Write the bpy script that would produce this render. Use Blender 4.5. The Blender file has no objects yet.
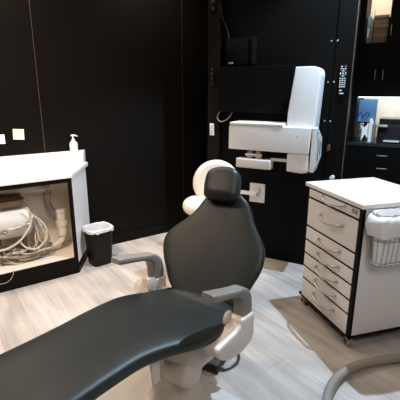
import bpy, bmesh, math, random
from mathutils import Vector, Matrix, noise
random.seed(7)
PI = math.pi
SC = bpy.context.scene
COL = SC.collection

# ------------------------------------------------------------------ materials
def mat(name, col, rough=.5, metal=0., spec=.5, bump=0., bscale=60., vary=0., vscale=8., emit=None, estr=0., alpha=1., trans=0., coat=0.):
    m = bpy.data.materials.new(name); m.use_nodes = True
    nt = m.node_tree; b = nt.nodes['Principled BSDF']
    b.inputs['Base Color'].default_value = (*col, 1)
    b.inputs['Roughness'].default_value = rough
    b.inputs['Metallic'].default_value = metal
    b.inputs['Specular IOR Level'].default_value = spec
    b.inputs['Coat Weight'].default_value = coat
    b.inputs['Transmission Weight'].default_value = trans
    b.inputs['Alpha'].default_value = alpha
    if emit:
        b.inputs['Emission Color'].default_value = (*emit, 1)
        b.inputs['Emission Strength'].default_value = estr
    if bump or vary:
        tc = nt.nodes.new('ShaderNodeTexCoord')
        n = nt.nodes.new('ShaderNodeTexNoise'); n.inputs['Detail'].default_value = 4
        nt.links.new(tc.outputs['Object'], n.inputs['Vector'])
        n.inputs['Scale'].default_value = bscale if bump else vscale
        if bump:
            bp = nt.nodes.new('ShaderNodeBump'); bp.inputs['Strength'].default_value = bump
            bp.inputs['Distance'].default_value = .002
            nt.links.new(n.outputs['Fac'], bp.inputs['Height']); nt.links.new(bp.outputs['Normal'], b.inputs['Normal'])
        if vary:
            n2 = nt.nodes.new('ShaderNodeTexNoise'); n2.inputs['Scale'].default_value = vscale
            nt.links.new(tc.outputs['Object'], n2.inputs['Vector'])
            mx = nt.nodes.new('ShaderNodeMixRGB'); mx.inputs[1].default_value = (*[c*(1-vary) for c in col], 1)
            mx.inputs[2].default_value = (*[min(1, c*(1+vary)) for c in col], 1)
            nt.links.new(n2.outputs['Fac'], mx.inputs[0]); nt.links.new(mx.outputs[0], b.inputs['Base Color'])
    return m

def floor_mat():
    m = bpy.data.materials.new('pale_wood_planks'); m.use_nodes = True
    nt = m.node_tree; N = nt.nodes; L = nt.links; b = N['Principled BSDF']
    tc = N.new('ShaderNodeTexCoord'); mp = N.new('ShaderNodeMapping')
    mp.inputs['Rotation'].default_value = (0, 0, math.radians(55))
    L.new(tc.outputs['Object'], mp.inputs['Vector'])
    br = N.new('ShaderNodeTexBrick'); br.offset = .37; br.offset_frequency = 2
    for k, v in (('Scale', 1), ('Brick Width', 1.25), ('Row Height', .185), ('Mortar Size', .0022), ('Bias', 0.)):
        br.inputs[k].default_value = v
    br.inputs['Color1'].default_value = (.53, .495, .468, 1); br.inputs['Color2'].default_value = (.45, .42, .395, 1)
    br.inputs['Mortar'].default_value = (.40, .36, .33, 1)
    L.new(mp.outputs[0], br.inputs['Vector'])
    mp2 = N.new('ShaderNodeMapping'); mp2.inputs['Scale'].default_value = (1.6, 22, 1)
    L.new(mp.outputs[0], mp2.inputs['Vector'])
    n = N.new('ShaderNodeTexNoise'); n.inputs['Scale'].default_value = 1.3; n.inputs['Detail'].default_value = 6; n.inputs['Distortion'].default_value = .7
    L.new(mp2.outputs[0], n.inputs['Vector'])
    cr = N.new('ShaderNodeValToRGB'); cr.color_ramp.elements[0].position = .3; cr.color_ramp.elements[0].color = (.86, .845, .83, 1)
    cr.color_ramp.elements[1].position = .65; cr.color_ramp.elements[1].color = (1.05, 1.05, 1.05, 1)
    L.new(n.outputs['Fac'], cr.inputs[0])
    mp3 = N.new('ShaderNodeMapping'); mp3.inputs['Scale'].default_value = (.8, 3, 1); L.new(mp.outputs[0], mp3.inputs['Vector'])
    n3 = N.new('ShaderNodeTexNoise'); n3.inputs['Scale'].default_value = 2.2; L.new(mp3.outputs[0], n3.inputs['Vector'])
    cr3 = N.new('ShaderNodeValToRGB'); cr3.color_ramp.elements[0].position = .35; cr3.color_ramp.elements[0].color = (.76, .755, .76, 1)
    cr3.color_ramp.elements[1].position = .62; cr3.color_ramp.elements[1].color = (1.05, 1.05, 1.05, 1)
    L.new(n3.outputs['Fac'], cr3.inputs[0])
    m1 = N.new('ShaderNodeMixRGB'); m1.blend_type = 'MULTIPLY'; m1.inputs[0].default_value = 1
    m2 = N.new('ShaderNodeMixRGB'); m2.blend_type = 'MULTIPLY'; m2.inputs[0].default_value = 1
    L.new(br.outputs['Color'], m1.inputs[1]); L.new(cr.outputs[0], m1.inputs[2])
    L.new(m1.outputs[0], m2.inputs[1]); L.new(cr3.outputs[0], m2.inputs[2])
    L.new(m2.outputs[0], b.inputs['Base Color'])
    b.inputs['Roughness'].default_value = .42
    bp = N.new('ShaderNodeBump'); bp.inputs['Strength'].default_value = .15; bp.inputs['Distance'].default_value = .002
    L.new(n.outputs['Fac'], bp.inputs['Height']); L.new(bp.outputs[0], b.inputs['Normal'])
    return m

M = dict(
    floor=floor_mat(),
    black=mat('black_laminate', (.0032, .0024, .0018), .5, spec=.12, bump=.12, bscale=220, vary=.15),
    blackp=mat('black_panel', (.0022, .0019, .0017), .5, spec=.10, vary=.1),
    post=mat('dark_brown_panel', (.0065, .0044, .0033), .5, spec=.15, vary=.12),
    recess=mat('dark_recess', (.0017, .0015, .0014), .65, spec=.08),
    seam=mat('brown_seam', (.10, .066, .04), .5),
    seamdk=mat('dark_seam', (.030, .024, .019), .5),
    alu=mat('dull_aluminium', (.085, .072, .06), .5),
    ceiling=mat('white_ceiling', (.62, .6, .57), .8, vary=.03),
    wallwarm=mat('warm_white_wall', (.33, .30, .27), .8, vary=.05),
    leather=mat('charcoal_leather', (.0165, .0198, .019), .43, spec=.4, bump=.2, bscale=420, vary=.05, vscale=30),
    cream=mat('cream_plastic', (.72, .66, .60), .32, vary=.02),
    creamdk=mat('cream_painted_metal', (.68, .61, .54), .38, vary=.03),
    greyarm=mat('warm_grey_polyurethane', (.225, .205, .185), .45, vary=.05),
    white=mat('white_laminate', (.76, .72, .69), .5, vary=.02),
    whitetop=mat('white_worktop', (.84, .81, .78), .28),
    whitepl=mat('white_plastic', (.76, .76, .76), .3, vary=.01),
    whitegr=mat('off_white_plastic', (.62, .60, .57), .35, vary=.02),
    inner=mat('cabinet_interior', (.80, .72, .62), .55, vary=.04),
    edge=mat('black_edging', (.0038, .0033, .003), .5, spec=.1),
    chrome=mat('brushed_chrome', (.52, .47, .42), .38, 1.),
    darkmetal=mat('dark_metal', (.12, .11, .10), .35, .9),
    rubber=mat('dark_rubber', (.02, .02, .022), .6),
    hose=mat('grey_hose', (.27, .245, .215), .5, vary=.05),
    tubing=mat('cream_tubing', (.56, .48, .36), .4),
    tubdark=mat('beige_tubing', (.30, .25, .19), .45),
    pvc=mat('white_pvc', (.66, .62, .57), .35),
    greypvc=mat('grey_pvc', (.34, .31, .27), .45),
    bronze=mat('brown_tray', (.17, .115, .07), .45, vary=.2),
    bag=mat('white_plastic_film', (.80, .79, .79), .45, bump=.25, bscale=40),
    liner=mat('bin_liner', (.62, .62, .63), .4, bump=.3, bscale=60),
    binm=mat('dark_bin_plastic', (.0045, .004, .004), .5, spec=.2),
    wire=mat('steel_wire', (.42, .42, .42), .35, .7),
    noteY=mat('pale_yellow_paper', (.84, .78, .60), .7),
    noteW=mat('white_paper', (.80, .80, .78), .7),
    blue=mat('blue_sticker', (.05, .26, .48), .4),
    yellow=mat('yellow_sticker', (.30, .29, .09), .5),
    redb=mat('red_button', (.40, .10, .08), .5),
    button=mat('grey_button', (.55, .55, .55), .5),
    screen=mat('black_screen', (.0030, .0025, .0022), .45, spec=.12),
    carton=mat('brown_cardboard', (.24, .155, .10), .75, vary=.15),
    grbox=mat('grey_blue_binder', (.17, .21, .25), .6),
    beige=mat('beige_niche', (.62, .54, .42), .7),
    bluepic=mat('blue_display', (.06, .14, .28), .4, emit=(.09, .20, .42), estr=.45),
    bluepic2=mat('dark_blue_display', (.02, .07, .2), .4, emit=(.02, .08, .25), estr=.35),
    glow=mat('cool_strip_light', (.9, .95, 1.), .5, emit=(.80, .90, 1.), estr=3.2),
    printer=mat('printer_black', (.012, .012, .014), .3),
    silver=mat('silver_trim', (.45, .48, .50), .3, .7),
    soap=mat('white_bottle', (.86, .85, .82), .3),
    label=mat('grey_label', (.30, .29, .28), .5),
    brass=mat('brown_catch', (.16, .09, .05), .4, .5),
    beltg=mat('slot_dark', (.10, .10, .10), .6),
)

# ------------------------------------------------------------------ mesh helpers
def obj(name, bm, m, parent=None, kind=None, smooth=True, angle=38, world=False):
    """links bm as one mesh object; vertices are in the parent's frame (or in world space)"""
    if world and parent is not None:
        bm.transform(world_of(parent).inverted())
    bmesh.ops.recalc_face_normals(bm, faces=bm.faces)
    me = bpy.data.meshes.new(name); bm.to_mesh(me); bm.free()
    if smooth:
        for p in me.polygons: p.use_smooth = True
        try: me.set_sharp_from_angle(angle=math.radians(angle))
        except Exception: pass
    ms = m if isinstance(m, (list, tuple)) else [m]
    for q in ms: me.materials.append(q)
    o = bpy.data.objects.new(name, me); COL.objects.link(o)
    if parent is not None: o.parent = parent
    if kind: o['kind'] = kind
    return o

def world_of(o):
    mw = o.matrix_basis.copy()
    while o.parent is not None:
        o = o.parent; mw = o.matrix_basis @ mw
    return mw

def thing(name, label, cat, loc=(0, 0, 0), rz=0., group=None):
    o = bpy.data.objects.new(name, None); COL.objects.link(o)
    o.empty_display_size = .05
    o.location = loc; o.rotation_euler = (0, 0, rz)
    o['label'] = label; o['category'] = cat
    if group: o['group'] = group
    return o

def tag(o, label, cat, group=None):
    o['label'] = label; o['category'] = cat
    if group: o['group'] = group
    return o

def place(o, loc, rz):
    o.location = loc; o.rotation_euler = (0, 0, rz); return o

def BM(): return bmesh.new()

def box(bm, lo, hi, bev=0., seg=2, mi=0):
    x0, y0, z0 = lo; x1, y1, z1 = hi
    vs = [bm.verts.new(p) for p in ((x0,y0,z0),(x1,y0,z0),(x1,y1,z0),(x0,y1,z0),(x0,y0,z1),(x1,y0,z1),(x1,y1,z1),(x0,y1,z1))]
    fs = [bm.faces.new([vs[i] for i in f]) for f in ((0,3,2,1),(4,5,6,7),(0,1,5,4),(1,2,6,5),(2,3,7,6),(3,0,4,7))]
    for f in fs: f.material_index = mi
    if bev > 0:
        es = list({e for f in fs for e in f.edges})
        r = bmesh.ops.bevel(bm, geom=es, offset=bev, segments=seg, profile=.6, affect='EDGES')
        for f in r['faces']: f.material_index = mi
    return bm

def prism(bm, poly, a0, a1, axis='z', bev=0., seg=2, mi=0):
    """polygon extruded along an axis; poly holds the two other coordinates in order"""
    def P(p, a):
        if axis == 'z': return (p[0], p[1], a)
        if axis == 'y': return (p[0], a, p[1])
        return (a, p[0], p[1])
    A = [bm.verts.new(P(p, a0)) for p in poly]; B = [bm.verts.new(P(p, a1)) for p in poly]
    n = len(poly)
    fs = [bm.faces.new(A[::-1]), bm.faces.new(B)]
    for i in range(n): fs.append(bm.faces.new((A[i], A[(i+1) % n], B[(i+1) % n], B[i])))
    for f in fs: f.material_index = mi
    bmesh.ops.recalc_face_normals(bm, faces=fs)
    if bev > 0:
        es = list({e for f in fs for e in f.edges})
        r = bmesh.ops.bevel(bm, geom=es, offset=bev, segments=seg, profile=.6, affect='EDGES')
        for f in r['faces']: f.material_index = mi
    return bm

def loft(bm, rings, cap=True, mi=0):
    R = [[bm.verts.new(p) for p in r] for r in rings]
    n = len(R[0])
    for a, b in zip(R, R[1:]):
        for i in range(n):
            bm.faces.new((a[i], a[(i+1) % n], b[(i+1) % n], b[i])).material_index = mi
    if cap:
        bm.faces.new(R[0][::-1]).material_index = mi; bm.faces.new(R[-1]).material_index = mi
    return bm

def lathe(bm, prof, c=(0, 0, 0), seg=28, axis=(0, 0, 1), mi=0):
    """profile of (radius, height) pairs turned about an axis through c"""
    ax = Vector(axis).normalized(); q = Vector((0, 0, 1)).rotation_difference(ax).to_matrix()
    rings = []
    for r, h in prof:
        r = max(r, 1e-4)
        rings.append([Vector(c) + q @ Vector((r*math.cos(2*PI*k/seg), r*math.sin(2*PI*k/seg), h)) for k in range(seg)])
    return loft(bm, rings, mi=mi)

def catmull(pts, n=8):
    P = [Vector(p) for p in pts]; out = []
    for i in range(len(P)-1):
        p0 = P[i-1] if i else P[0]*2-P[1]; p1 = P[i]; p2 = P[i+1]; p3 = P[i+2] if i+2 < len(P) else P[-1]*2-P[-2]
        for k in range(n):
            t = k/n
            out.append(.5*((2*p1)+(p2-p0)*t+(2*p0-5*p1+4*p2-p3)*t*t+(3*p1-p0-3*p2+p3)*t**3))
    out.append(P[-1]); return out

def tube(bm, pts, r, seg=10, smooth=8, mi=0, closed_caps=True):
    P = catmull(pts, smooth) if smooth else [Vector(p) for p in pts]
    rr = r if callable(r) else (lambda u: r)
    rings = []; nrm = None
    for i, p in enumerate(P):
        d = (P[min(i+1, len(P)-1)]-P[max(i-1, 0)])
        if d.length < 1e-9: d = Vector((0, 0, 1))
        d.normalize()
        if nrm is None:
            nrm = d.orthogonal().normalized()
        nrm = (nrm - d*nrm.dot(d))
        if nrm.length < 1e-6: nrm = d.orthogonal()
        nrm.normalize(); bi = d.cross(nrm); R = rr(i/(len(P)-1))
        rings.append([p+nrm*(R*math.cos(2*PI*k/seg))+bi*(R*math.sin(2*PI*k/seg)) for k in range(seg)])
    return loft(bm, rings, mi=mi)

def hermite(tab, x):
    """smooth interpolation through a table of (x, y)"""
    if x <= tab[0][0]: return tab[0][1]
    if x >= tab[-1][0]: return tab[-1][1]
    n = len(tab)
    def sl(i):
        if i == 0: return (tab[1][1]-tab[0][1])/(tab[1][0]-tab[0][0])
        if i == n-1: return (tab[-1][1]-tab[-2][1])/(tab[-1][0]-tab[-2][0])
        a = (tab[i][1]-tab[i-1][1])/(tab[i][0]-tab[i-1][0]); b = (tab[i+1][1]-tab[i][1])/(tab[i+1][0]-tab[i][0])
        return 0. if a*b < 0 else (a+b)/2
    for i in range(n-1):
        x0, y0 = tab[i]; x1, y1 = tab[i+1]
        if x0 <= x <= x1:
            h = x1-x0; t = (x-x0)/h; m0 = sl(i)*h; m1 = sl(i+1)*h
            return (2*t**3-3*t*t+1)*y0+(t**3-2*t*t+t)*m0+(-2*t**3+3*t*t)*y1+(t**3-t*t)*m1

def sup(c, e): return math.copysign(abs(c)**e, c)

# ------------------------------------------------------------------ frames of the two walls
RZL = math.radians(35.0)      # left wall: local x runs along the wall, local y into it
DL = Vector((.819, .574, 0)); NL = Vector((.574, -.819, 0)); OL = NL*(-3.415)
RZB = math.atan2(-.465, .885)
DB = Vector((.885, -.465, 0)); NB = Vector((-.465, -.885, 0)); OB = NB*(-3.169)
def wl(b, off, z): return OL+DL*b+NL*off+Vector((0, 0, z))
def wb(a, off, z): return OB+DB*a+NB*off+Vector((0, 0, z))
CEIL = 3.0

# ------------------------------------------------------------------ the room
def place_wall(o, O, rz):
    o.location = O; o.rotation_euler = (0, 0, rz); return o
obj('floor', box(BM(), (-5.5, -3, -.1), (6, 8, 0)), M['floor'], kind='structure', smooth=False)
obj('ceiling', box(BM(), (-5.5, -3, CEIL), (6, 8, CEIL+.1)), M['ceiling'], kind='structure', smooth=False)
place_wall(obj('wall_left', box(BM(), (-4.5, 0, 0), (2.9, .12, CEIL)), M['black'], kind='structure', smooth=False), OL, RZL)
place_wall(obj('wall_back', box(BM(), (-1.46, 0, 0), (-.536, .12, CEIL)), M['blackp'], kind='structure', smooth=False), OB, RZB)
# the short return between the two walls and the post that closes it
bm = BM(); prism(bm, [tuple(wb(-1.46, -.119, 0)[:2]), tuple(wb(-1.34, -.119, 0)[:2]), tuple(wl(2.75, .001, 0)[:2]), tuple(wl(2.55, .001, 0)[:2])], 0, CEIL)
obj('wall_return', bm, M['recess'], kind='structure', smooth=False)
place_wall(obj('trim_1', box(BM(), (-1.572, -.035, 0), (-1.462, .12, CEIL), .003), M['post'], kind='structure', smooth=False), OB, RZB)
place_wall(obj('trim_2', box(BM(), (-.534, -.012, 0), (-.408, .13, CEIL), .003), M['blackp'], kind='structure', smooth=False), OB, RZB)
place_wall(obj('trim_3', box(BM(), (-.4075, -.013, 0), (-.4045, .02, CEIL)), M['alu'], kind='structure', smooth=False), OB, RZB)
for i, b in enumerate((.80, 2.175)):
    place_wall(obj('trim_%d' % (i+4), box(BM(), (b-.0016, -.0015, .10), (b+.0016, .001, CEIL)), M['seam'] if i == 0 else M['seamdk'], kind='structure', smooth=False), OL, RZL)
place_wall(obj('baseboard_left', box(BM(), (1.16, -.014, 0), (2.6, 0, .10), .003), M['black'], kind='structure', smooth=False), OL, RZL)
place_wall(obj('baseboard_back', box(BM(), (-1.46, -.012, 0), (-.536, 0, .045), .003), M['blackp'], kind='structure', smooth=False), OB, RZB)
# shell behind the camera and the far room
obj('wall_front', box(BM(), (-5.5, -3, 0), (6, -2.9, CEIL)), M['wallwarm'], kind='structure', smooth=False)
obj('wall_right', box(BM(), (3.4, -2.9, 0), (3.5, 8, CEIL)), M['wallwarm'], kind='structure', smooth=False)
place_wall(obj('wall_far', box(BM(), (-1.3, 1.86, 0), (4.5, 1.96, CEIL)), M['recess'], kind='structure', smooth=False), OB, RZB)
place_wall(obj('wall_side', box(BM(), (-.82, .13, 0), (-.70, 1.86, CEIL)), M['recess'], kind='structure', smooth=False), OB, RZB)

# ------------------------------------------------------------------ dental chair
HO = Vector((.012, 1.748, 0)); PS = .642
FS = Vector((-math.sin(PS), -math.cos(PS), 0)); SS = Vector((math.cos(PS), -math.sin(PS), 0)); ZZ = Vector((0, 0, 1))
chair = thing('dental_chair', 'reclined dental chair in charcoal leather with cream base and grey armrests', 'dental chair', HO, -PS)
def S(w, t, z): return HO+SS*w+FS*t+ZZ*z
ZT = [(-.12, .448), (0, .468), (.15, .494), (.3, .536), (.40, .560), (.5, .574), (.7, .592), (1.0, .612), (1.35, .63)]
WLt = [(-.06, .19), (0, .205), (.1, .238), (.2, .252), (.3, .254), (.43, .236), (.55, .222), (.66, .208), (.8, .199), (1.0, .195), (1.35, .18)]
WRt = [(-.06, .175), (0, .19), (.1, .235), (.2, .262), (.3, .272), (.38, .268), (.49, .224), (.6, .196), (.75, .193), (.9, .197), (1.1, .195), (1.35, .18)]
def cushion_ring(pt, wl_, wr_, ht, n=56, e=.42, dish=.0):
    r = []
    for k in range(n):
        a = 2*PI*k/n; c = sup(math.cos(a), e); s = sup(math.sin(a), e)
        w = (wr_ if c > 0 else wl_)*c
        dz = ht*s
        if s > 0: dz -= dish*(1-abs(c)**2)
        r.append(pt(w, dz))
    return r
bm = BM(); rings = []
T0, T1 = -.07, 1.33; N = 64
ts = [T0, T0+.006, T0+.02, T0+.04]+[T0+.07+(T1-T0-.14)*k/N for k in range(N+1)]+[T1-.04, T1-.02, T1-.006, T1]
for t in ts:
    u = min(t-T0, T1-t); k = 1. if u > .07 else max(.05, math.sqrt(max(0, 1-(1-u/.07)**2)))
    hz = .044*k
    zt = hermite(ZT, t)-.044
    sc = .72+.28*k
    rings.append(cushion_ring(lambda w, d, t=t, z=zt: S(w, t, z+d), hermite(WLt, t)*sc, hermite(WRt, t)*sc, hz, dish=.010 if .05 < t < 1.2 else 0, e=.62))
loft(bm, rings)
seat = obj('seat_cushion', bm, M['leather'], chair, world=True)

PB, TH = .417, .998
FB = Vector((-math.sin(PB), -math.cos(PB), 0)); SB = Vector((math.cos(PB), -math.sin(PB), 0))
UP = -FB*math.cos(TH)+ZZ*math.sin(TH); NN = FB*math.sin(TH)+ZZ*math.cos(TH); BO = HO+ZZ*.448
def B(w, l, d): return BO+SB*w+UP*l+NN*d
LL = [(-.03, .155), (.0, .168), (.022, .182), (.048, .206), (.102, .236), (.161, .268), (.214, .288), (.257, .295), (.311, .281), (.361, .234), (.399, .192), (.431, .162), (.475, .135), (.518, .113), (.56, .092), (.58, .085)]
RR = [(-.03, .17), (.0, .19), (.072, .220), (.13, .244), (.183, .264), (.229, .271), (.279, .269), (.317, .254), (.364, .225), (.422, .188), (.483, .160), (.524, .136), (.549, .110), (.58, .085)]
bm = BM(); rings = []
T0, T1 = -.03, .575
ls = [T0, T0+.008, T0+.02]+[T0+.03+(T1-T0-.06)*k/56 for k in range(57)]+[T1-.02, T1-.008, T1]
for l in ls:
    u = min(l-T0, T1-l); k = 1. if u > .04 else max(.05, math.sqrt(max(0, 1-(1-u/.04)**2)))
    wl_, wr_ = hermite(LL, l), hermite(RR, l)
    def pt(w, d, l=l, a=wl_, b=wr_):
        q = w/(b if w > 0 else a)
        return B(w, l, d-.035+.018*q*q)
    rings.append(cushion_ring(pt, wl_*(.8+.2*k), wr_*(.8+.2*k), .042*k, e=.62))
loft(bm, rings)
back = obj('backrest', bm, M['leather'], chair, world=True)

# headrest: a rounded block over the neck of the backrest
HLt = [(.500, .060), (.515, .086), (.54, .094), (.60, .101), (.64, .098), (.662, .085), (.680, .055), (.692, .02)]
HRt = [(.500, .060), (.515, .086), (.54, .095), (.60, .094), (.64, .085), (.662, .075), (.680, .050), (.692, .02)]
bm = BM(); rings = []
ls = [.500+.192*(.5-.5*math.cos(PI*k/26)) for k in range(27)]
for l in ls:
    u = min(l-.500, .692-l); k = 1. if u > .05 else max(.06, math.sqrt(max(0, 1-(1-u/.05)**2)))
    rings.append(cushion_ring(lambda w, d, l=l: B(w, l, .055+d), hermite(HLt, l), hermite(HRt, l), .05*k, e=.58))
loft(bm, rings)
head = obj('headrest', bm, M['leather'], chair, world=True)
bm = BM()
for s in (-.03, .03): tube(bm, [B(s, .40, -.06), B(s, .56, -.03), B(s, .60, .02)], .008, smooth=4)
obj('headrest_bracket', bm, M['chrome'], head, world=True)
# shell behind the backrest
bm = BM(); rings = []
for l in [0.02+.50*k/30 for k in range(31)]:
    u = min(l-.02, .52-l); k = 1. if u > .05 else max(.05, math.sqrt(max(0, 1-(1-u/.05)**2)))
    rings.append(cushion_ring(lambda w, d, l=l: B(w, l, -.088+d), hermite(LL, l)*.86, hermite(RR, l)*.86, .022*k, e=.6))
loft(bm, rings); obj('back_shell', bm, M['creamdk'], chair, world=True)

# frame under the seat, lift column, floor plate
bm = BM(); rings = []
for (zo, hw, ht, tc, k) in ((-.004, .222, .165, .125, 1.), (-.03, .228, .17, .13, 1.), (-.075, .222, .165, .14, .9), (-.12, .19, .15, .16, .5), (-.17, .15, .135, .185, .2), (-.22, .115, .12, .20, 0), (-.28, .095, .105, .21, 0)):
    r = []
    for i in range(48):
        a = 2*PI*i/48; w = hw*sup(math.cos(a), .6); t = tc+ht*sup(math.sin(a), .6)
        zt = hermite(ZT, t)*k+.50*(1-k)
        r.append(S(w, t, zt-.088+zo))
    rings.append(r)
loft(bm, rings); seat_frame = obj('seat_frame', bm, M['creamdk'], chair, world=True, angle=60)
bm = BM(); rings = []
for z, hw, ht in ((.045, .12, .135), (.06, .11, .12), (.10, .10, .11), (.16, .092, .10), (.24, .090, .10)):
    rings.append([S(hw*sup(math.cos(2*PI*i/40), .75), .21+ht*sup(math.sin(2*PI*i/40), .75), z) for i in range(40)])
loft(bm, rings); obj('lift_column', bm, M['creamdk'], chair, world=True)
bm = BM(); lathe(bm, [(.001, 0), (.062, 0), (.068, .008), (.068, .11), (.064, .125), (.052, .138), (.03, .146), (.001, .149)], (0, 0, 0), 30)
bm.transform(Matrix.Translation(S(.02, .27, .245)) @ SS.to_track_quat('Z', 'Y').to_matrix().to_4x4())
obj('lift_housing', bm, M['creamdk'], chair, world=True)
bm = BM(); rings = []
for z, g in ((0, .0), (.03, .0), (.042, -.006), (.046, -.02)):
    rings.append([S((.33+g)*sup(math.cos(2*PI*i/48), .14), .52+(.46+g)*sup(math.sin(2*PI*i/48), .14), z) for i in range(48)])
loft(bm, rings); obj('base_plate', bm, M['whitegr'], chair, world=True, angle=50)
bm = BM(); prism(bm, [(.488, .505), (.532, .508), (.527, .37), (.486, .368)], .150, .158, 'x', .003)
bm.transform(Matrix(((SS.x, FS.x, 0, HO.x), (SS.y, FS.y, 0, HO.y), (0, 0, 1, 0), (0, 0, 0, 1))))
obj('hanging_tab', bm, M['creamdk'], chair, world=True)

MC = Matrix(((SS.x, FS.x, 0, HO.x), (SS.y, FS.y, 0, HO.y), (0, 0, 1, 0), (0, 0, 0, 1)))   # (w, t, z) -> world
def make_arm(sgn):
    # grey pad that bends down into the arm
    o_ = .036 if sgn > 0 else .006
    path = catmull([(.345 if sgn > 0 else .312, .706 if sgn > 0 else .690), (.30 if sgn > 0 else .28, .690 if sgn > 0 else .683), (.20+o_*.6, .666), (.12+o_, .645), (.072+o_, .624), (.043+o_, .58), (.036+o_, .52), (.036+o_, .455)], 7)
    P2 = [(p.x, p.y) for p in [Vector((a[0], a[1], 0)) for a in path]]
    rings = []
    for i, p in enumerate(P2):
        q0, q1 = P2[max(i-1, 0)], P2[min(i+1, len(P2)-1)]
        d = Vector((q1[0]-q0[0], q1[1]-q0[1])).normalized(); nrm = Vector((-d.y, d.x))
        u = i/(len(P2)-1)
        th = hermite([(0, .012), (.04, .0145), (.42, .016), (.55, .024), (.7, .036), (1, .041)], u)
        hw = hermite([(0, .026), (.05, .033), (.5, .032), (1, .028)], u)
        rings.append([(sgn*.276+hw*sup(math.cos(2*PI*k/24), .36), p[0]+nrm.x*th*sup(math.sin(2*PI*k/24), .36), p[1]+nrm.y*th*sup(math.sin(2*PI*k/24), .36)) for k in range(24)])
    bm = BM(); loft(bm, rings); bm.transform(MC)
    arm = obj('armrest', bm, M['greyarm'], chair, world=True, angle=50)
    arm['label'] = 'grey armrest on a cream side bracket'
    bm = BM(); prism(bm, [(x+o_, z) for x, z in ([(.098, .515), (.110, .49), (.150, .478), (.285, .476), (.290, .450), (.250, .405), (.19, .368), (.09, .352), (.01, .368), (-.008, .40), (-.004, .45), (-.004, .505)] if sgn > 0 else [(.098, .515), (.110, .48), (.140, .44), (.15, .38), (.12, .34), (.08, .312), (.0, .335), (-.022, .40), (-.016, .45), (-.012, .505)])][::-1], sgn*.245, sgn*.316, 'x', .012, 3)
    bm.transform(MC)
    obj('arm_cover', bm, M['cream'], arm, world=True, angle=50)
    bm = BM(); lathe(bm, [(.001, 0), (.03, 0), (.034, .006), (.034, .010), (.001, .014)], (0, 0, 0), 24, (-sgn, 0, 0))
    bm.transform(Matrix.Translation(Vector((sgn*.248, .105+o_, .500)))); bm.transform(MC)
    obj('pivot_cap', bm, M['cream'], arm, world=True)
    bm = BM(); prism(bm, [(-.02, .40), (.10, .36), (.14, .38), (.13, .42), (.0, .44)], sgn*.17, sgn*.25, 'x', .006); bm.transform(MC)
    obj('arm_bracket', bm, M['creamdk'], arm, world=True)
make_arm(1); make_arm(-1)

# foot control on the floor beside the chair
fc = thing('foot_control', 'black box foot control with cable on the floor beside the chair base', 'foot control', (.078, 1.825, 0), -.45)
box(b := BM(), (-.055, -.075, 0), (.055, .075, .055), .01); obj('housing', b, M['rubber'], fc)
lathe(b := BM(), [(.001, 0), (.02, 0), (.02, .010), (.015, .014), (.001, .014)], (.01, 0, .0555)); obj('pedal_button', b, M['binm'], fc)
tube(b := BM(), [(.05, -.03, .02), (.075, -.025, .010), (.10, .01, .010), (.115, .06, .010), (.10, .12, .010), (.05, .15, .010), (-.03, .16, .010)], .008)
obj('cable', b, M['darkmetal'], fc)

# ------------------------------------------------------------------ assistant stool behind the chair
st = thing('operator_stool', 'cream stool with round backrest standing behind the chair headrest', 'stool', (.085, 2.72, 0), 0)
def rounded_disc(r, h, c, axis, seg=44):
    e = min(h/2, .045)
    prof = [(.001, 0)]+[(r-e+e*math.sin(PI*k/16), h/2-(h/2)*math.cos(PI*k/16)) for k in range(17)]+[(.001, h)]
    return lathe(BM(), prof, c, seg, axis)
obj('backrest', rounded_disc(.172, .075, (.036, .10, .797), (-.05, -1, .12)), M['cream'], st)
bm = rounded_disc(.19, .095, (-.02, -.05, .615), (0, 0, 1)); obj('seat', bm, M['cream'], st)
tube(b := BM(), [(.0, .02, .62), (.0, .19, .60), (.0, .22, .68), (.018, .165, .80)], .016, smooth=6); obj('back_support', b, M['chrome'], st)
lathe(b := BM(), [(.001, .10), (.03, .10), (.03, .35), (.02, .36), (.02, .61), (.001, .61)], (-.012, -.05, 0)); obj('gas_column', b, M['chrome'], st)
for k in range(5):
    a = 2*PI*k/5+.5; d = Vector((math.cos(a), math.sin(a), 0)); c0 = Vector((-.012, -.05, .12))
    tube(b := BM(), [c0, c0+d*.12+Vector((0, 0, -.015)), c0+d*.24+Vector((0, 0, -.045))], lambda u: .02-.006*u, smooth=3)
    lg = obj('leg', b, M['chrome'], st)
    lathe(b := BM(), [(.001, -.012), (.024, -.012), (.029, -.006), (.029, .006), (.024, .012), (.001, .012)], c0+d*.24+Vector((0, 0, -.091)), 18, (-d.y, d.x, 0))
    obj('caster', b, M['rubber'], lg)

# ------------------------------------------------------------------ sink cabinet against the left wall
X0, XC, XE = -.5, .873, 1.135      # local x: hidden left end, start and end of the chamfer
FY = -.43
cab = thing('sink_cabinet', 'white sink cabinet with open front showing pipes and hoses, black plinth', 'cabinet', OL, RZL)
poly = [(X0, -.004), (X0, FY+.03), (XC-.01, FY+.03), (XE-.03, -.004)]
# white carcass: back panel, left end, bottom board, top board
box(b := BM(), (X0, -.018, .10), (XE-.04, -.004, .80)); obj('back_panel', b, M['inner'], cab, smooth=False)
box(b := BM(), (X0, FY+.012, .10), (X0+.018, -.02, .80)); obj('side_panel', b, M['inner'], cab, smooth=False)
prism(b := BM(), [(X0+.02, -.02), (X0+.02, FY+.014), (XC-.02, FY+.014), (XE-.05, -.02)], .118, .136); obj('bottom_board', b, M['inner'], cab, smooth=False)
prism(b := BM(), [(X0, -.004), (X0, FY+.02), (XC-.012, FY+.02), (XE-.02, -.004)], .0, .117); obj('plinth', b, M['edge'], cab, smooth=False)
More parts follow.
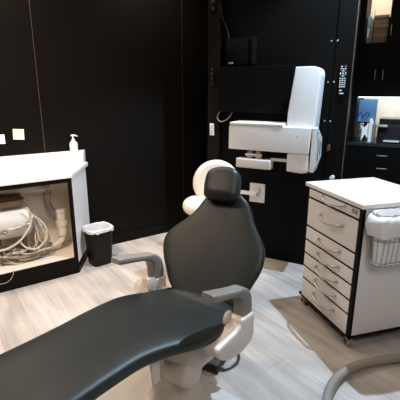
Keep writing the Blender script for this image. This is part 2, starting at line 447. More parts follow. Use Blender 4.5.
# chamfered end panel (white outside) and its inner lining
def cham(off, q):   # point on the chamfer line, q runs from the front corner to the wall
    d = Vector((XE-XC, -FY)).normalized(); n = Vector((d.y, -d.x))
    p = Vector((XC, FY))+d*q+n*off; return (p.x, p.y)
CL = Vector((XE-XC, -FY)).length
prism(b := BM(), [cham(-.002, .002), cham(-.02, .01), cham(-.02, CL-.02), cham(-.002, CL-.006)], .09, .805); obj('end_panel', b, M['white'], cab, smooth=False)
prism(b := BM(), [cham(-.021, .03), cham(-.03, .035), cham(-.03, CL-.05), cham(-.021, CL-.035)], .137, .80); obj('end_lining', b, M['inner'], cab, smooth=False)
prism(b := BM(), [cham(-.001, -.002), cham(-.02, .01), cham(-.02, CL-.03), cham(-.001, CL-.008)], .0, .088); obj('end_plinth', b, M['edge'], cab, smooth=False)
# black face frame
bm = BM(); box(bm, (X0, FY, 0), (XC, FY+.014, .14)); box(bm, (X0, FY, .772), (XC, FY+.014, .803)); box(bm, (XC-.03, FY, .14), (XC, FY+.014, .772))
obj('face_frame', bm, M['edge'], cab, smooth=False)
ct = thing('countertop', 'white countertop with raised back ledge on the sink cabinet', 'countertop', OL, RZL)
prism(b := BM(), [(X0, -.003), (X0, FY-.012), (XC+.004, FY-.012), (XE+.016, -.02), (XE+.016, -.003)], .806, .842, 'z', .004); obj('worktop', b, M['whitetop'], ct)
prism(b := BM(), [(X0, -.004), (X0, -.085), (XE-.045, -.085), (XE+.004, -.004)], .843, .952, 'z', .004); obj('back_ledge', b, M['whitetop'], ct)

sd = thing('soap_dispenser', 'white pump soap dispenser standing on the counter ledge', 'soap dispenser', wl(1.03, .045, .9525), RZL)
sd.scale = (1.15, 1.15, 1.08)
lathe(b := BM(), [(.001, 0), (.026, 0), (.029, .004), (.030, .05), (.027, .068), (.014, .080), (.011, .084), (.001, .084)]); obj('bottle', b, M['soap'], sd)
bm = BM(); lathe(bm, [(.001, .0845), (.0125, .0845), (.0125, .096), (.006, .098), (.005, .118), (.001, .118)])
obj('pump_collar', bm, M['soap'], sd)
bm = BM(); prism(bm, [(-.016, .119), (.014, .119), (.034, .113), (.036, .117), (.014, .131), (-.014, .130)], -.009, .009, 'y', .002); obj('pump_head', bm, M['soap'], sd)
def note(m, b0, z, w, h, label, tilt):
    bm = BM(); n = 6
    V = [[bm.verts.new(((i/n-.5)*w, -.002-.010*(1-j/n)**2, (j/n-.5)*h)) for i in range(n+1)] for j in range(n+1)]
    for j in range(n):
        for i in range(n): bm.faces.new((V[j][i], V[j][i+1], V[j+1][i+1], V[j+1][i]))
    bm.transform(Matrix.Rotation(tilt, 4, 'Y'))
    o = obj('sticky_note', bm, m, None); place(o, wl(b0, .001, z), RZL)
    tag(o, label, 'sticky note')
note(M['noteY'], .610, 1.118, .082, .082, 'pale yellow sticky note on the black wall above the counter', .08)
note(M['noteW'], .470, 1.088, .072, .072, 'white sticky note lower on the black wall beside the yellow one', .03)

# plumbing inside the cabinet (local wall frame: x along, y = -off)
tank = thing('suction_tank', 'off white round tank with metal fittings inside the sink cabinet', 'tank', OL, RZL)
bm = BM(); lathe(bm, [(.001, -.15), (.10, -.15), (.128, -.13), (.135, -.10), (.135, .10), (.128, .13), (.10, .15), (.001, .15)], (.43, -.19, .47), 32, (1, 0, 0))
obj('drum', bm, M['whitegr'], tank)
bm = BM(); lathe(bm, [(.001, 0), (.02, 0), (.02, .02), (.028, .022), (.028, .035), (.012, .04), (.012, .065), (.018, .068), (.018, .08), (.001, .08)], (.36, -.325, .43), 18, (.2, -1, 0)); obj('valve', bm, M['chrome'], tank)
bm = BM(); tube(bm, [(.40, -.345, .45), (.47, -.35, .455), (.54, -.34, .465)], .008, smooth=3); lathe(bm, [(.001, 0), (.015, 0), (.015, .03), (.001, .03)], (.45, -.349, .453), 14, (1, 0, .1)); lathe(bm, [(.001, 0), (.018, 0), (.018, .02), (.001, .02)], (.53, -.341, .464), 14, (1, 0, .1)); obj('pipe_fitting', bm, M['chrome'], tank)
bm = BM(); 
for sx in (.34, .52): box(bm, (sx-.012, -.26, .137), (sx+.012, -.12, .345), .003)
obj('foot', bm, M['darkmetal'], tank)
tr = thing('metal_tray', 'brown metal tray lying on the tank inside the sink cabinet', 'tray', OL, RZL)
bm = BM(); rings = []
for z, g in ((.606, -.03), (.608, -.012), (.650, .0), (.656, .004), (.654, -.004), (.618, -.02)):
    rings.append([(.42+(.125+g)*sup(math.cos(2*PI*i/40), .35), -.20+(.115+g)*sup(math.sin(2*PI*i/40), .35), z) for i in range(40)])
loft(bm, rings); obj('tray_body', bm, M['bronze'], tr)
dp = thing('drain_pipe', 'grey and white drain pipe with a bottle trap inside the sink cabinet', 'pipe', OL, RZL)
bm = BM(); tube(bm, [(-.1, -.10, .715), (.78, -.10, .665)], .026, 16, smooth=0); obj('cross_pipe', bm, M['pvc'], dp)
bm = BM(); tube(bm, [(.755, -.10, .70), (.755, -.10, .56), (.765, -.115, .50), (.80, -.14, .45), (.835, -.15, .42)], .026, 14, smooth=5); obj('down_pipe', bm, M['greypvc'], dp)
bm = BM(); lathe(bm, [(.001, 0), (.032, 0), (.032, .035), (.001, .035)], (.755, -.10, .59), 20); lathe(bm, [(.001, 0), (.030, 0), (.030, .03), (.001, .03)], (.755, -.10, .635), 20); obj('union_nut', bm, M['greypvc'], dp)
bm = BM(); lathe(bm, [(.001, 0), (.036, 0), (.040, .01), (.040, .085), (.047, .088), (.047, .125), (.036, .128), (.036, .20), (.040, .204), (.040, .228), (.001, .23)], (.825, -.20, .275), 24); obj('bottle_trap', bm, M['pvc'], dp)
bm = BM(); tube(bm, [(.825, -.20, .275), (.815, -.20, .235), (.77, -.20, .205), (.70, -.19, .18), (.63, -.17, .165)], .024, 14); obj('outlet_pipe', bm, M['pvc'], dp)
# loose hoses: each one a thing
def hose(pts, r, m, label):
    tube(b := BM(), pts, r, 9, 9); o = obj('tubing', b, m); place(o, OL, RZL); tag(o, label, 'tube', 'tubing in the sink cabinet'); return o
hose([(.30, -.35, .30), (.38, -.36, .31), (.47, -.37, .36), (.545, -.36, .45), (.575, -.355, .53), (.60, -.30, .50)], .0085, M['tubing'], 'thick cream tube arching across the tank front to the cabinet edge')
hose([(.545, -.34, .60), (.57, -.345, .54), (.63, -.35, .48), (.665, -.355, .40), (.64, -.36, .31), (.57, -.37, .265), (.50, -.365, .29), (.46, -.35, .35)], .007, M['tubing'], 'cream tube looping down in a wide ring right of the tank')
hose([(.60, -.30, .55), (.615, -.30, .46), (.655, -.31, .33), (.64, -.32, .23), (.58, -.33, .22), (.54, -.32, .27)], .007, M['tubdark'], 'darker tube hanging in the narrower loop behind the wide ring')
hose([(.605, -.25, .50), (.61, -.26, .38), (.59, -.27, .26), (.56, -.28, .17), (.66, -.26, .152)], .008, M['tubdark'], 'dark tube falling straight from the tank end to the cabinet floor')
heap = BM()
rnd = random.Random(3)
for k in range(15):
    cx, cy = rnd.uniform(.40, .58), rnd.uniform(-.28, -.18); r0 = rnd.uniform(.06, .15); z0 = .146+.006*k; ph = rnd.uniform(0, 6.28)
    pts = []
    for i in range(9):
        a = ph+i*.75
        pts.append((cx+r0*1.1*math.cos(a), max(-.385, min(-.04, cy+r0*.75*math.sin(a))), z0+rnd.uniform(0, .022)))
    tube(heap, pts, rnd.choice((.006, .007, .009)), 7, 6, mi=k % 2)
for k in range(9):
    x = rnd.uniform(.60, .66)
    tube(heap, [(x, -.25, .46-rnd.uniform(0, .1)), (x+rnd.uniform(-.03, .05), -.29, .32), (x+rnd.uniform(-.04, .08), -.28, .22), (x+rnd.uniform(-.08, .12), -.24, .155)], .006, 7, 6, mi=k % 2)
hp = obj('tangled_tubing', heap, [M['tubing'], M['tubdark']], None, kind='stuff'); place(hp, OL, RZL)
tag(hp, 'heap of tangled beige tubing on the sink cabinet floor', 'tubes')
tube(b := BM(), [(.385, -.436, .17), (.375, -.445, .13), (.35, -.45, .095), (.31, -.45, .078), (.25, -.45, .085)], .0018, 6); o = obj('loose_wire', b, M['tubing']); place(o, OL, RZL)
tag(o, 'thin pale wire dangling over the black plinth of the cabinet', 'wire')

# waste bin
wbn = thing('waste_bin', 'small black waste bin with a translucent liner beside the sink cabinet', 'bin', wl(1.088, .335, 0), RZL+.1)
wbn.scale = (1.08, 1.08, 1.09)
def rring(hx, hy, z, e=.5, n=40, cx=0, cy=0): return [(cx+hx*sup(math.cos(2*PI*i/n), e), cy+hy*sup(math.sin(2*PI*i/n), e), z) for i in range(n)]
bm = BM(); loft(bm, [rring(.078, .07, 0), rring(.082, .074, .006), rring(.100, .090, .285), rring(.104, .094, .288), rring(.104, .094, .298), rring(.097, .087, .298), rring(.080, .072, .012)]); obj('bin_body', bm, M['binm'], wbn)
bm = BM(); rings = []
for j, (g, z) in enumerate(((.0095, .282), (.009, .290), (.009, .303), (.002, .309), (-.010, .305), (-.016, .28), (-.022, .20), (-.028, .10))):
    r = []
    for i, p in enumerate(rring(.100+g, .090+g, z, n=72)):
        q = noise.noise(Vector((p[0]*30, p[1]*30, j*.7)))
        r.append((p[0]*(1+.012*q*(1 if j > 3 else .5)), p[1]*(1+.012*q*(1 if j > 3 else .5)), p[2]+.010*q*(1.6 if j == 0 else .6)))
    rings.append(r)
loft(bm, rings, cap=False); bm2 = bm; obj('liner', bm, M['liner'], wbn)

# ------------------------------------------------------------------ drawer cart
CO = Vector((.703, 2.486, 0)); RC = -1.2905
cart = thing('drawer_cart', 'white rolling drawer cart with seven drawers and black edging', 'cart', CO, RC)
CW, CD, CH = .56, .514, .881
box(b := BM(), (.036, .0225, .085), (CW-.004, CD-.01, CH-.026), .002); obj('carcass', b, M['white'], cart, smooth=False)
box(b := BM(), (.036, .002, .085), (CW-.004, .0222, CH-.0265)); obj('front_frame', b, M['edge'], cart, smooth=False)
box(b := BM(), (.0, .0, .070), (CW, CD, .084), .003); obj('base', b, M['edge'], cart)
box(b := BM(), (-.006, -.008, CH-.025), (CW+.006, CD+.008, CH), .004); obj('top', b, M['whitetop'], cart)
zs = [.852, .789, .596, .498, .404, .308, .218, .090]
for i in range(7):
    z1, z0 = zs[i]-.007, zs[i+1]+.007
    if i == 6: z0 = .088
    box(b := BM(), (.0425, -.0030, z0), (CW-.027, .0018, z1), .001)
    dr = obj('drawer', b, M['white'], cart)
    zc = (z0+z1)/2+(.0 if i else .004)
    x0, x1 = .205, .405
    if i == 1: zc = .705
    if i == 6: zc = .165
    tube(b := BM(), [(x0-.012, -.0040, zc+.010), (x0-.002, -.016, zc+.009), (x0+.02, -.030, zc+.003), (x0+.06, -.036, zc-.006), ((x0+x1)/2, -.038, zc-.009), (x1-.06, -.036, zc-.006), (x1-.02, -.030, zc+.003), (x1+.002, -.016, zc+.009), (x1+.012, -.0040, zc+.010)], .0078, 10, 5)
    hd = obj('handle', b, M['chrome'], dr)
    if i == 0:
        box(b := BM(), (CW-.085, -.0045, z1-.032), (CW-.035, -.0032, z1-.006)); obj('label_plate', b, M['label'], dr)
for (cx, cy) in ((.035, .035), (CW-.04, .035), (.035, CD-.045), (CW-.04, CD-.045)):
    bm = BM(); box(bm, (cx-.012, cy-.016, .038), (cx+.012, cy+.020, .0695), .004); cs = obj('caster', bm, M['chrome'], cart)
    bm = BM()
    for s in (-1, 1): lathe(bm, [(.001, -.006), (.021, -.006), (.025, -.003), (.025, .003), (.021, .006), (.001, .006)], (cx+s*.017, cy, .0252), 20, (1, 0, 0))
    obj('caster_wheel', bm, M['tubdark'], cs)

bsk = thing('wire_basket', 'steel wire basket hooked on the side of the drawer cart', 'basket', CO, RC)
bx0, bx1, by0, by1 = CW+.009, CW+.115, .035, .335
bm = BM()
def wire(p): tube(bm, p, .0022, 6, 0)
bot = .548; top = .82
def basket_loop(z, g):
    wire([(bx0, by0+g, z), (bx1-g-.03, by0+g, z), (bx1-g, by0+g+.03, z), (bx1-g, by1-g-.03, z), (bx1-g-.03, by1-g, z), (bx0, by1-g, z), (bx0, by0+g, z)])
basket_loop(top, 0); basket_loop(bot+.03, .012); basket_loop(.70, .006)
for k in range(9):
    y = by0+.03+k*(by1-by0-.06)/8; wire([(bx1, y, top), (bx1-.012, y, bot+.03), (bx1-.04, y, bot), (bx0, y, bot), (bx0, y, top)])
for k in range(3):
    x = bx0+.015+k*.03
    wire([(x, by0, top), (x, by0+.012, bot+.03)]); wire([(x, by1, top), (x, by1-.012, bot+.03)])
obj('basket_wire', bm, M['wire'], bsk)
# bag lining the basket, its rim folded over the wires
bm = BM(); rings = []
cx, cy = (bx0+bx1)/2, (by0+by1)/2
sections = [(.012, .10, .557), (.036, .128, .563), (.043, .135, .605), (.046, .140, .69), (.049, .145, .76), (.051, .150, .815), (.054, .158, .842), (.052, .155, .850), (.046, .146, .846), (.036, .13, .80), (.03, .11, .74)]
for j, (hx, hy, z) in enumerate(sections):
    r = []
    for i, p in enumerate(rring(hx, hy, z, .6, 96, cx, cy)):
        q = noise.noise(Vector((p[0]*25, p[1]*25, z*22)))+.6*noise.noise(Vector((p[0]*60, p[1]*60, z*50+4)))
        amp = .004 if j < 5 else .008
        d = Vector((p[0]-cx, p[1]-cy, 0)); d = d.normalized() if d.length > 1e-6 else Vector((1, 0, 0))
        v = Vector(p)+d*q*amp
        v.z += q*.008 if j >= 5 else q*.003
        v.x = max(v.x, CW+.0125)
        if j < 6: v.x = min(v.x, bx1-.004-.012*max(0, min(1, (top-v.z)/.24)))
        r.append(v)
    rings.append(r)
loft(bm, rings)
bagl = obj('plastic_bag', bm, M['bag'], None); place(bagl, CO, RC)
tag(bagl, 'white crumpled plastic bag lining the wire basket on the cart', 'bag')
# folded cuff of the bag hanging over the outside of the basket
bm = BM(); n1, n2 = 70, 8
V = []
path = [(bx0+.004, by0-.006), (bx1-.02, by0-.010), (bx1+.008, by0+.02), (bx1+.012, by0+.08), (bx1+.012, by1-.08), (bx1+.008, by1-.02), (bx1-.02, by1+.010), (bx0+.004, by1+.006)]
pp = catmull([(a, b_, 0) for a, b_ in path], 10)
for i, p in enumerate(pp):
    row = []
    for j in range(n2+1):
        u = j/n2; q = noise.noise(Vector((p.x*30, p.y*30, u*2.2)))+.5*noise.noise(Vector((p.x*70, p.y*70, u*5)))
        drop = .125+.02*noise.noise(Vector((p.x*12, p.y*12, 3)))
        inw = .02*max(0, 1-u*6)
        c = Vector((cx, cy, 0)); d = (Vector((p.x, p.y, 0))-c).normalized()
        v = Vector((p.x, p.y, .852-.010*(1-min(1, u*5))-drop*u))+d*(q*.009+.020*math.sin(PI*min(1, u*1.1))**.7-inw)
        v.x = max(v.x, CW+.0125); row.append(bm.verts.new(v))
    V.append(row)
for a, b_ in zip(V, V[1:]):
    for j in range(n2): bm.faces.new((a[j], a[j+1], b_[j+1], b_[j]))
cuff = obj('bag_cuff', bm, M['bag'], bagl, angle=180)

# ------------------------------------------------------------------ vacuum hose on the floor
tube(b := BM(), [(.30, .45, .03), (.44, .9, .03), (.52, 1.20, .03), (.57, 1.38, .03), (.605, 1.52, .03), (.665, 1.63, .03), (.755, 1.72, .03), (.87, 1.783, .03), (1.0, 1.818, .03), (1.16, 1.845, .03), (1.40, 1.86, .03), (1.6, 1.86, .03)], .0235, 16, 10)
o = obj('vacuum_hose', b, M['hose']); tag(o, 'thick grey vacuum hose curving across the floor in front of the cart', 'hose')

# ------------------------------------------------------------------ back wall: screen, box, x-ray unit, plates
tv = thing('wall_screen', 'black flat screen mounted on the black back wall', 'screen', OB, RZB)
box(b := BM(), (-1.455, -.062, 1.285), (-.812, -.032, 1.648), .004); obj('screen_frame', b, M['screen'], tv)
box(b := BM(), (-1.445, -.0635, 1.297), (-.822, -.0622, 1.640)); obj('display', b, M['blackp'], tv)
box(b := BM(), (-1.25, -.0315, 1.38), (-1.0, -.001, 1.56), .003); obj('wall_mount', b, M['darkmetal'], tv)
box(b := BM(), (-.84, -.060, 1.276), (-.815, -.045, 1.2845), .002); obj('sensor_bump', b, M['darkmetal'], tv)
rt = thing('network_box', 'dark upright box with blue and yellow stickers above the wall screen', 'electronics box', OB, RZB)
box(b := BM(), (-1.40, -.050, 1.66), (-1.185, -.001, 1.865), .006); obj('box_body', b, M['recess'], rt)
box(b := BM(), (-1.180, -.062, 1.66), (-1.148, -.001, 1.868), .008); obj('side_bar', b, M['edge'], rt)
box(b := BM(), (-1.370, -.0515, 1.670), (-1.353, -.0502, 1.684)); obj('blue_sticker', b, M['blue'], rt)
box(b := BM(), (-1.347, -.0515, 1.671), (-1.332, -.0502, 1.685)); obj('yellow_sticker', b, M['yellow'], rt)
for k, (pp_, r, lab) in enumerate((([(-1.455, -.03, 1.284), (-1.47, -.05, 1.23), (-1.43, -.055, 1.20), (-1.37, -.05, 1.225), (-1.33, -.045, 1.284)], .004, 'grey cable looping below the lower corner of the wall screen'),
                                ([(-1.46, -.04, 2.13), (-1.44, -.03, 2.02), (-1.40, -.02, 1.93), (-1.385, -.03, 1.87)], .004, 'thin dark cable running from the post down to the network box'))):
    tube(b := BM(), pp_, r, 8, 8); o = obj('cable', b, M['hose'] if k == 0 else M['rubber']); place(o, OB, RZB); tag(o, lab, 'cable')
# outlets and switch on the post (front face at y = -.035)
so = thing('wall_outlet', 'white wall outlet low on the dark corner post', 'outlet', OB, RZB)
box(b := BM(), (-1.547, -.043, 1.075), (-1.505, -.0352, 1.180), .003); obj('plate', b, M['whitepl'], so)
for z in (1.098, 1.142): 
    box(b := BM(), (-1.536, -.0445, z), (-1.516, -.0431, z+.024), .002); obj('socket', b, M['whitegr'], so)
sw = thing('switch_panel', 'black switch panel with grey buttons on the corner post beside the screen', 'switch', OB, RZB)
box(b := BM(), (-1.548, -.042, 1.49), (-1.492, -.0352, 1.665), .003); obj('plate', b, M['edge'], sw)
for z in (1.505, 1.545, 1.585, 1.62): 
    box(b := BM(), (-1.540, -.044, z), (-1.522, -.0421, z+.022), .002); obj('button', b, M['darkmetal'], sw)
sw2 = thing('wall_socket', 'dark recessed socket high on the corner post near the ceiling edge', 'socket', OB, RZB)
box(b := BM(), (-1.553, -.041, 2.07), (-1.50, -.0352, 2.20), .003); obj('plate', b, M['edge'], sw2)
for z in (2.09, 2.145): 
    box(b := BM(), (-1.540, -.0425, z), (-1.512, -.0411, z+.03), .002); obj('socket', b, M['darkmetal'], sw2)

xr = thing('dental_xray_unit', 'white wall mounted dental x-ray unit with tall column and folded horizontal arm', 'x-ray unit', OB, RZB)
# tall column with rounded right corner: outline in (x, z), extruded off the wall
colp = [(-.803, 1.10), (-.800, 1.30), (-.762, 1.622), (-.640, 1.624), (-.612, 1.618), (-.590, 1.600), (-.582, 1.57), (-.592, 1.30), (-.600, 1.10)]
prism(b := BM(), colp, -.245, -.07, 'y', .010, 3); obj('column', b, M['whitepl'], xr)
box(b := BM(), (-.76, -.069, 1.0), (-.63, -.001, 1.5), .004); obj('mounting_plate', b, M['whitegr'], xr)
# horizontal arm
armp = [(-1.245, 1.010), (-1.245, 1.186), (-1.236, 1.198), (-.600, 1.203), (-.612, 1.008)]
prism(b := BM(), armp, -.31, -.10, 'y', .008, 3); ar = obj('horizontal_arm', b, M['whitepl'], xr)
box(b := BM(), (-1.238, -.318, 1.196), (-.810, -.12, 1.222), .011, 3); obj('arm_cover', b, M['whitegr'], ar)
lathe(b := BM(), [(.001, 0), (.004, 0), (.004, .002), (.001, .002)], (-.70, -.3105, 1.13), 12, (0, -1, 0)); obj('screw', b, M['darkmetal'], ar)
# housing below the arm
prism(b := BM(), [(-.770, 1.006), (-.612, 1.006), (-.604, .885), (-.615, .868), (-.66, .860), (-.77, .868)], -.30, -.11, 'y', .010, 3); obj('lower_housing', b, M['whitepl'], xr)
# slotted side bracket
brk = [(-.302, .875), (-.31, 1.20), (-.255, 1.205), (-.07, 1.115), (-.05, .965), (-.20, .885)]
prism(b := BM(), brk, -.598, -.566, 'x', .006); br_ = obj('side_bracket', b, M['whitepl'], xr, smooth=False)
bm = BM()
prism(bm, [(-.215, .945), (-.212, 1.12), (-.190, 1.11), (-.192, .955)], -.5655, -.5640, 'x')
prism(bm, [(-.145, .985), (-.142, 1.09), (-.118, 1.075), (-.122, .99)], -.5655, -.5640, 'x')
obj('vent_slot', bm, M['beltg'], br_)
bm = BM(); prism(bm, [(-.297, .905), (-.297, 1.17), (-.277, 1.17), (-.277, .905)], -.5655, -.5630, 'x', .0); obj('rail', bm, M['whitegr'], br_)
for z in (.915, 1.165):
    lathe(b := BM(), [(.001, 0), (.011, 0), (.011, .006), (.001, .007)], (-.563, -.289, z), 16, (1, 0, 0)); obj('blue_cap', b, M['blue'], br_)
box(b := BM(), (-.905, -.285, .935), (-.765, -.255, .955), .004); obj('link_bar', b, M['whitegr'], xr)
# control handle box below the arm and its metal joints
box(b := BM(), (-1.175, -.32, .868), (-.890, -.235, .942), .010, 3); hb = obj('handle_box', b, M['whitegr'], xr)
bm = BM()
for x in (-1.07, -1.00): box(bm, (x-.022, -.29, .943), (x+.022, -.245, 1.008), .006)
tube(bm, [(-1.10, -.295, .972), (-.965, -.295, .972)], .012, 12, 0)
obj('hinge_joint', bm, M['chrome'], hb)
# white holder plate low on the wall with a horizontal arm
hp2 = thing('holder_plate', 'white wall plate with a short horizontal arm below the x-ray unit', 'wall bracket', OB, RZB)
box(b := BM(), (-1.160, -.018, .510), (-1.022, -.001, .678), .003); obj('plate', b, M['whitepl'], hp2)
bm = BM(); box(bm, (-1.10, -.055, .57), (-1.065, -.0185, .65), .004); obj('knuckle', bm, M['whitegr'], hp2)
bm = BM(); box(bm, (-1.30, -.085, .585), (-1.075, -.056, .615), .004); obj('holder_arm', bm, M['whitepl'], hp2)

# screws in pairs, catch and stopper
for (z) in (1.81, 1.521, 1.232):
    for x, d, lab in ((-.572, .0, 'bright screw on the black wall beside the trim joint'), (-.527, .0125, 'bright screw on the trim right of the joint')):
        w = {1.81: 'topmost', 1.521: 'middle', 1.232: 'lowest'}[z]
        o = obj('screw', lathe(BM(), [(.001, 0), (.0075, 0), (.006, .003), (.001, .0042)], (0, 0, 0), 14, (0, -1, 0)), M['silver'])
        place(o, wb(x, d+.0005, z), RZB); tag(o, w+' '+lab, 'screw', 'screws along the wall trim')
o = obj('latch_catch', prism(BM(), [(-.012, 0), (-.012, .045), (-.004, .055), (.010, .055), (.012, .01)], -.012, 0, 'y', .003), M['brass']); place(o, wb(-.520, .013, 1.00), RZB)
tag(o, 'small brown latch on the black trim right of the x-ray unit', 'latch')
ds = thing('door_stop', 'small cream knob fixed to the black trim just above the cart top', 'door stop', wb(-.470, .013, .80), RZB)
lathe(b := BM(), [(.001, 0), (.016, 0), (.016, .008), (.012, .010), (.012, .03), (.018, .034), (.018, .05), (.001, .054)], (0, 0, 0), 18, (0, -1, 0)); obj('knob', b, M['cream'], ds)

# remote control hanging on the trim
rc = thing('remote_control', 'black remote control with pale buttons hanging on the black trim', 'remote control', wb(-.464, .013, 1.530), RZB)
box(b := BM(), (-.026, -.018, -.112), (.026, -.001, .112), .006); obj('remote_body', b, M['edge'], rc)
def btn(x, z, w, h, m='button'):
    box(b := BM(), (x-w/2, -.0205, z-h/2), (x+w/2, -.0182, z+h/2), .0012, 1); obj('button', b, M[m], rc)
btn(.014, .098, .012, .010, 'redb'); btn(-.012, .098, .012, .008)
for z in (.082,): 
    for x in (-.015, 0, .015): btn(x, z, .011, .007)
for (dx, dz, w, h) in ((0, .018, .018, .006), (0, -.018, .018, .006), (-.018, 0, .006, .018), (.018, 0, .006, .018), (0, 0, .010, .010)): btn(dx, .050+dz, w, h)
for r in range(5):
    for c in (-1, 0, 1): btn(c*.0155, .014-r*.0145, .011, .008)
btn(-.008, -.070, .02, .008); btn(0, -.092, .032, .007)

# ------------------------------------------------------------------ far room cabinets (frame of the back wall, fronts at y = FP)
FP = 1.231
up = thing('wall_cabinet', 'black wall cabinet with lit open cubby and bar handles in the far room', 'cabinet', OB, RZB)
CX0, CX1, CZ0 = -.487, -.272, 1.915
bm = BM()
box(bm, (-.69, FP+.019, 1.402), (.60, FP+.62, 1.42)); box(bm, (-.69, FP+.001, 1.42), (CX0, FP+.40, 2.80)); box(bm, (CX1, FP+.021, 1.42), (.60, FP+.40, 2.80))
box(bm, (CX0, FP+.021, 1.42), (CX1, FP+.40, CZ0)); box(bm, (CX0, FP+.001, 2.55), (CX1, FP+.40, 2.80))
obj('carcass', bm, M['blackp'], up, smooth=False)
box(b := BM(), (CX0+.001, FP+.37, CZ0+.001), (CX1-.001, FP+.399, 2.549)); obj('cubby_back', b, M['beige'], up, smooth=False)
for (x0, x1, z0, z1, hx, hz) in ((CX0+.002, -.311, 1.402, CZ0-.004, -.345, 1.612), (-.309, -.06, 1.402, CZ0-.004, -.275, 1.612), (CX1+.002, -.06, CZ0-.002, 2.79, -.250, 2.02), (-.058, .59, 1.402, 2.79, .5, 1.7)):
    box(b := BM(), (x0, FP, z0), (x1, FP+.019, z1), .002); d = obj('door', b, M['blackp'], up, smooth=False)
    if hx < .4:
        tube(b := BM(), [(hx, FP-.001, hz-.05), (hx, FP-.022, hz-.045), (hx, FP-.022, hz+.045), (hx, FP-.001, hz+.05)], .0045, 8, 0); obj('handle', b, M['chrome'], d)
bd = thing('binder', 'grey blue binder standing in the cubby beside the cardboard boxes', 'binder', OB, RZB)
bm = BM(); box(bm, (-.478, FP+.10, CZ0+.001), (-.448, FP+.33, 2.17), .003); box(bm, (-.446, FP+.10, CZ0+.001), (-.425, FP+.33, 2.15), .003); obj('binder_cover', bm, M['grbox'], bd)
bm = BM(); box(bm, (-.470, FP+.0985, 1.97), (-.456, FP+.0998, 2.06)); obj('spine_label', bm, M['noteW'], bd)
for k, (z, h, w) in enumerate(((CZ0+.001, .085, .0), (CZ0+.087, .085, .003), (CZ0+.173, .085, -.002))):
    c = thing('cardboard_box', ['lowest', 'middle', 'topmost'][k]+' brown cardboard box of the stack in the cubby', 'box', OB, RZB, 'cardboard boxes in the cubby')
    box(b := BM(), (-.418+w, FP+.09, z), (-.285+w, FP+.33, z+h), .002); obj('box_body', b, M['carton'], c)
    box(b := BM(), (-.419+w, FP+.085, z+h-.022), (-.284+w, FP+.0895, z+h)); obj('lid_flap', b, M['carton'], c)
o = obj('paper_sheet', box(BM(), (-.4245, FP+.10, 2.155), (-.4225, FP+.2, 2.23)), M['noteW']); place(o, OB, RZB); tag(o, 'white paper sheet tucked beside the cardboard boxes in the cubby', 'paper')

lo = thing('base_cabinet', 'black base cabinet with two bar handled drawers in the far room', 'cabinet', OB, RZB)
box(b := BM(), (-.69, FP+.012, .0), (.60, FP+.60, .905)); obj('carcass', b, M['blackp'], lo, smooth=False)
for k, (x0, x1, z0, z1) in enumerate(((-.36, .02, .752, .898), (-.36, .02, .60, .748), (-.36, .02, .10, .596), (-.68, -.364, .10, .898))):
    box(b := BM(), (x0, FP-.008, z0), (x1, FP+.0115, z1), .002); d = obj('drawer' if k < 2 else 'door', b, M['blackp'], lo, smooth=False)
    if k < 2:
        hx = -.187+.008*k; hz = (.818, .684)[k]
        tube(b := BM(), [(hx-.052, FP-.009, hz), (hx-.047, FP-.03, hz), (hx+.047, FP-.03, hz), (hx+.052, FP-.009, hz)], .0045, 8, 0); obj('handle', b, M['chrome'], d)
    if k == 2:
        lathe(b := BM(), [(.001, 0), (.010, 0), (.010, .012), (.001, .015)], (-.20, FP-.009, .575), 12, (0, -1, 0)); obj('knob', b, M['chrome'], d)
wt = obj('worktop', box(BM(), (-.69, FP-.02, .906), (.60, FP+.60, .94), .003), mat('dark_worktop', (.02, .021, .024), .25)); place(wt, OB, RZB)
tag(wt, 'dark worktop under the lit niche in the far room', 'countertop')
nb_ = obj('wall_niche', box(BM(), (-.69, FP+.58, .9405), (.60, FP+.62, 1.4)), M['beige'], kind='structure', smooth=False); place(nb_, OB, RZB)
sl = obj('strip_light', box(BM(), (-.50, FP+.10, 1.393), (.30, FP+.56, 1.4005)), M['glow']); place(sl, OB, RZB); tag(sl, 'cool white strip light under the black wall cabinet', 'light')
ns = obj('trim_8', box(BM(), (-.69, FP, .9405), (-.487, FP+.57, 1.4005)), M['blackp'], kind='structure', smooth=False); place(ns, OB, RZB)
mo = thing('computer_monitor', 'flat monitor with a blue picture in the lit niche', 'monitor', OB, RZB)
box(b := BM(), (-.515, FP+.24, 1.125), (-.308, FP+.255, 1.372), .003); obj('bezel', b, M['edge'], mo)
box(b := BM(), (-.512, FP+.237, 1.138), (-.311, FP+.2395, 1.368)); dsp = obj('display', b, M['bluepic'], mo)
for pts in ([(-.50, 1.15), (-.485, 1.20), (-.465, 1.235), (-.445, 1.215), (-.44, 1.15)], [(-.445, 1.15), (-.425, 1.20), (-.395, 1.238), (-.375, 1.215), (-.40, 1.175), (-.42, 1.145)]):
    tube(b := BM(), [(x, FP+.2375, z) for x, z in pts], .007, 6, 6); obj('picture_stroke', b, M['bluepic2'], dsp)
bm = BM(); box(bm, (-.42, FP+.256, .955), (-.39, FP+.275, 1.20)); box(bm, (-.49, FP+.20, .9405), (-.33, FP+.33, .955), .003); obj('stand', bm, M['edge'], mo)
pr = thing('printer', 'black office printer with a silver tray on the far room worktop', 'printer', OB, RZB)
bm = BM(); box(bm, (-.268, FP+.06, .9405), (.16, FP+.36, 1.13), .012); box(bm, (-.262, FP+.10, 1.1305), (.155, FP+.36, 1.185), .010); obj('printer_body', bm, M['printer'], pr)
bm = BM(); prism(bm, [(-.285, 1.105), (-.17, 1.105), (-.18, 1.125), (-.275, 1.125)], FP-.0, FP+.0595, 'y', .003); obj('output_tray', bm, M['silver'], pr)
bm = BM(); box(bm, (-.15, FP+.058, 1.06), (.10, FP+.0598, 1.085)); obj('front_strip', bm, M['printer'], pr)
bm = BM(); box(bm, (-.20, FP+.02, .955), (-.05, FP+.0595, .972), .003); obj('paper_slot', bm, M['whitegr'], pr)
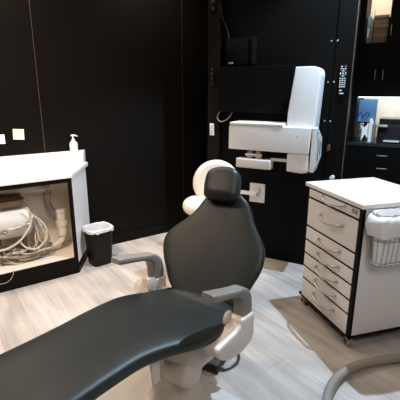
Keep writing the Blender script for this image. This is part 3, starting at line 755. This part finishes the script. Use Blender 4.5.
o = obj('paper_stack', box(box(BM(), (-.352, FP+.09, .9405), (-.334, FP+.195, 1.175)), (-.333, FP+.10, .9405), (-.322, FP+.19, 1.15)), M['noteW']); place(o, OB, RZB); tag(o, 'white upright folders between monitor and printer', 'folder')
o = obj('folder', box(BM(), (-.318, FP+.08, .9405), (-.292, FP+.195, 1.13), .002), M['carton']); place(o, OB, RZB); tag(o, 'tan upright folder leaning by the printer', 'folder')
o = obj('crumpled_paper', prism(BM(), [(-.43, 1.115), (-.395, 1.09), (-.36, 1.135), (-.362, 1.06), (-.355, .99), (-.385, 1.02), (-.42, .945), (-.41, 1.05)], FP+.045, FP+.05, 'y'), M['noteW']); place(o, OB, RZB); tag(o, 'white crumpled paper below the monitor', 'paper')
for k in range(2):
    tube(b := BM(), [(-.475+.05*k, FP+.20-.06*k, 1.12), (-.465+.03*k, FP+.18-.06*k, 1.02), (-.45+.03*k, FP+.16-.05*k, .95), (-.47+.02*k, FP+.15-.05*k, .948), (-.41, FP+.14-.05*k, .948), (-.37, FP+.15-.05*k, .948)], .006, 7, 7); o = obj('cable', b, M['rubber']); place(o, OB, RZB)
    tag(o, ['black cable trailing from the monitor edge onto the far worktop', 'second black cable coiled on the far worktop under the monitor'][k], 'cable')

# ------------------------------------------------------------------ lights
def aim(o, tgt):
    d = Vector(tgt)-o.location; o.rotation_euler = d.to_track_quat('-Z', 'Y').to_euler()
def spot(name, loc, tgt, e, col, ang, blend, r):
    l = bpy.data.lights.new(name, 'SPOT'); l.energy = e; l.color = col; l.spot_size = math.radians(ang); l.spot_blend = blend; l.shadow_soft_size = r
    o = bpy.data.objects.new(name, l); COL.objects.link(o); o.location = loc; aim(o, tgt); return o
def area(name, loc, tgt, e, col, size):
    l = bpy.data.lights.new(name, 'AREA'); l.energy = e; l.color = col; l.shape = 'DISK'; l.size = size
    o = bpy.data.objects.new(name, l); COL.objects.link(o); o.location = loc; aim(o, tgt); return o
WARM = (1., .80, .62)
spot('cool_downlight', (1.16, 2.45, 2.93), (.95, 2.25, 0), 370, (.60, .80, 1.), 115, .35, .02)
p = wl(.50, .32, 2.96); spot('warm_spot', p, p+Vector((0, 0, -1)), 190, WARM, 110, .7, .12)
p = wl(1.86, .30, 2.96); spot('warm_spot', p, p+Vector((0, 0, -1)), 120, WARM, 110, .7, .2)
spot('warm_spot', (-.75, .95, 2.9), (-1.15, 2.9, .35), 300, WARM, 66, .8, .14)  # added fill, aimed across the room to brighten the open sink cabinet
spot('warm_spot', (-1.9, 1.0, 2.95), (-1.9, 1.0, 0), 110, WARM, 140, .8, .06)
area('room_glow', (.9, -.4, 2.8), (.3, 2.0, .4), 34, (1., .89, .80), 1.2)
area('niche_light', OB+DB*(-.15)+NB*(-FP-.30)+ZZ*1.385, OB+DB*(-.2)+NB*(-FP-.5)+ZZ*.95, 2.2, (.85, .93, 1.), .25)
area('cubby_light', OB+DB*(-.38)+NB*(-FP-.045)+ZZ*2.52, OB+DB*(-.38)+NB*(-FP-.2)+ZZ*1.95, 4, (1., .93, .82), .15)
w = bpy.data.worlds.new('room_air'); SC.world = w; w.use_nodes = True
w.node_tree.nodes['Background'].inputs[0].default_value = (.9, .85, .8, 1); w.node_tree.nodes['Background'].inputs[1].default_value = .05

# ------------------------------------------------------------------ camera
cam = bpy.data.cameras.new('camera'); co = bpy.data.objects.new('camera', cam); COL.objects.link(co)
cam.sensor_fit = 'HORIZONTAL'; cam.sensor_width = 36; cam.lens = 36*388.2/400; cam.clip_start = .02
PIT, ROL = .2723, .0015
fw = Vector((0, math.cos(PIT), -math.sin(PIT))); rg = Vector((1, 0, 0)); uu = rg.cross(fw)
r2 = rg*math.cos(ROL)+uu*math.sin(ROL); u2 = -rg*math.sin(ROL)+uu*math.cos(ROL)
co.matrix_world = Matrix(((r2.x, u2.x, -fw.x, 0), (r2.y, u2.y, -fw.y, 0), (r2.z, u2.z, -fw.z, 1.45), (0, 0, 0, 1)))
SC.camera = co
SC.view_settings.view_transform = 'Standard'
SC.view_settings.look = 'None'
SC.view_settings.exposure = 0.0
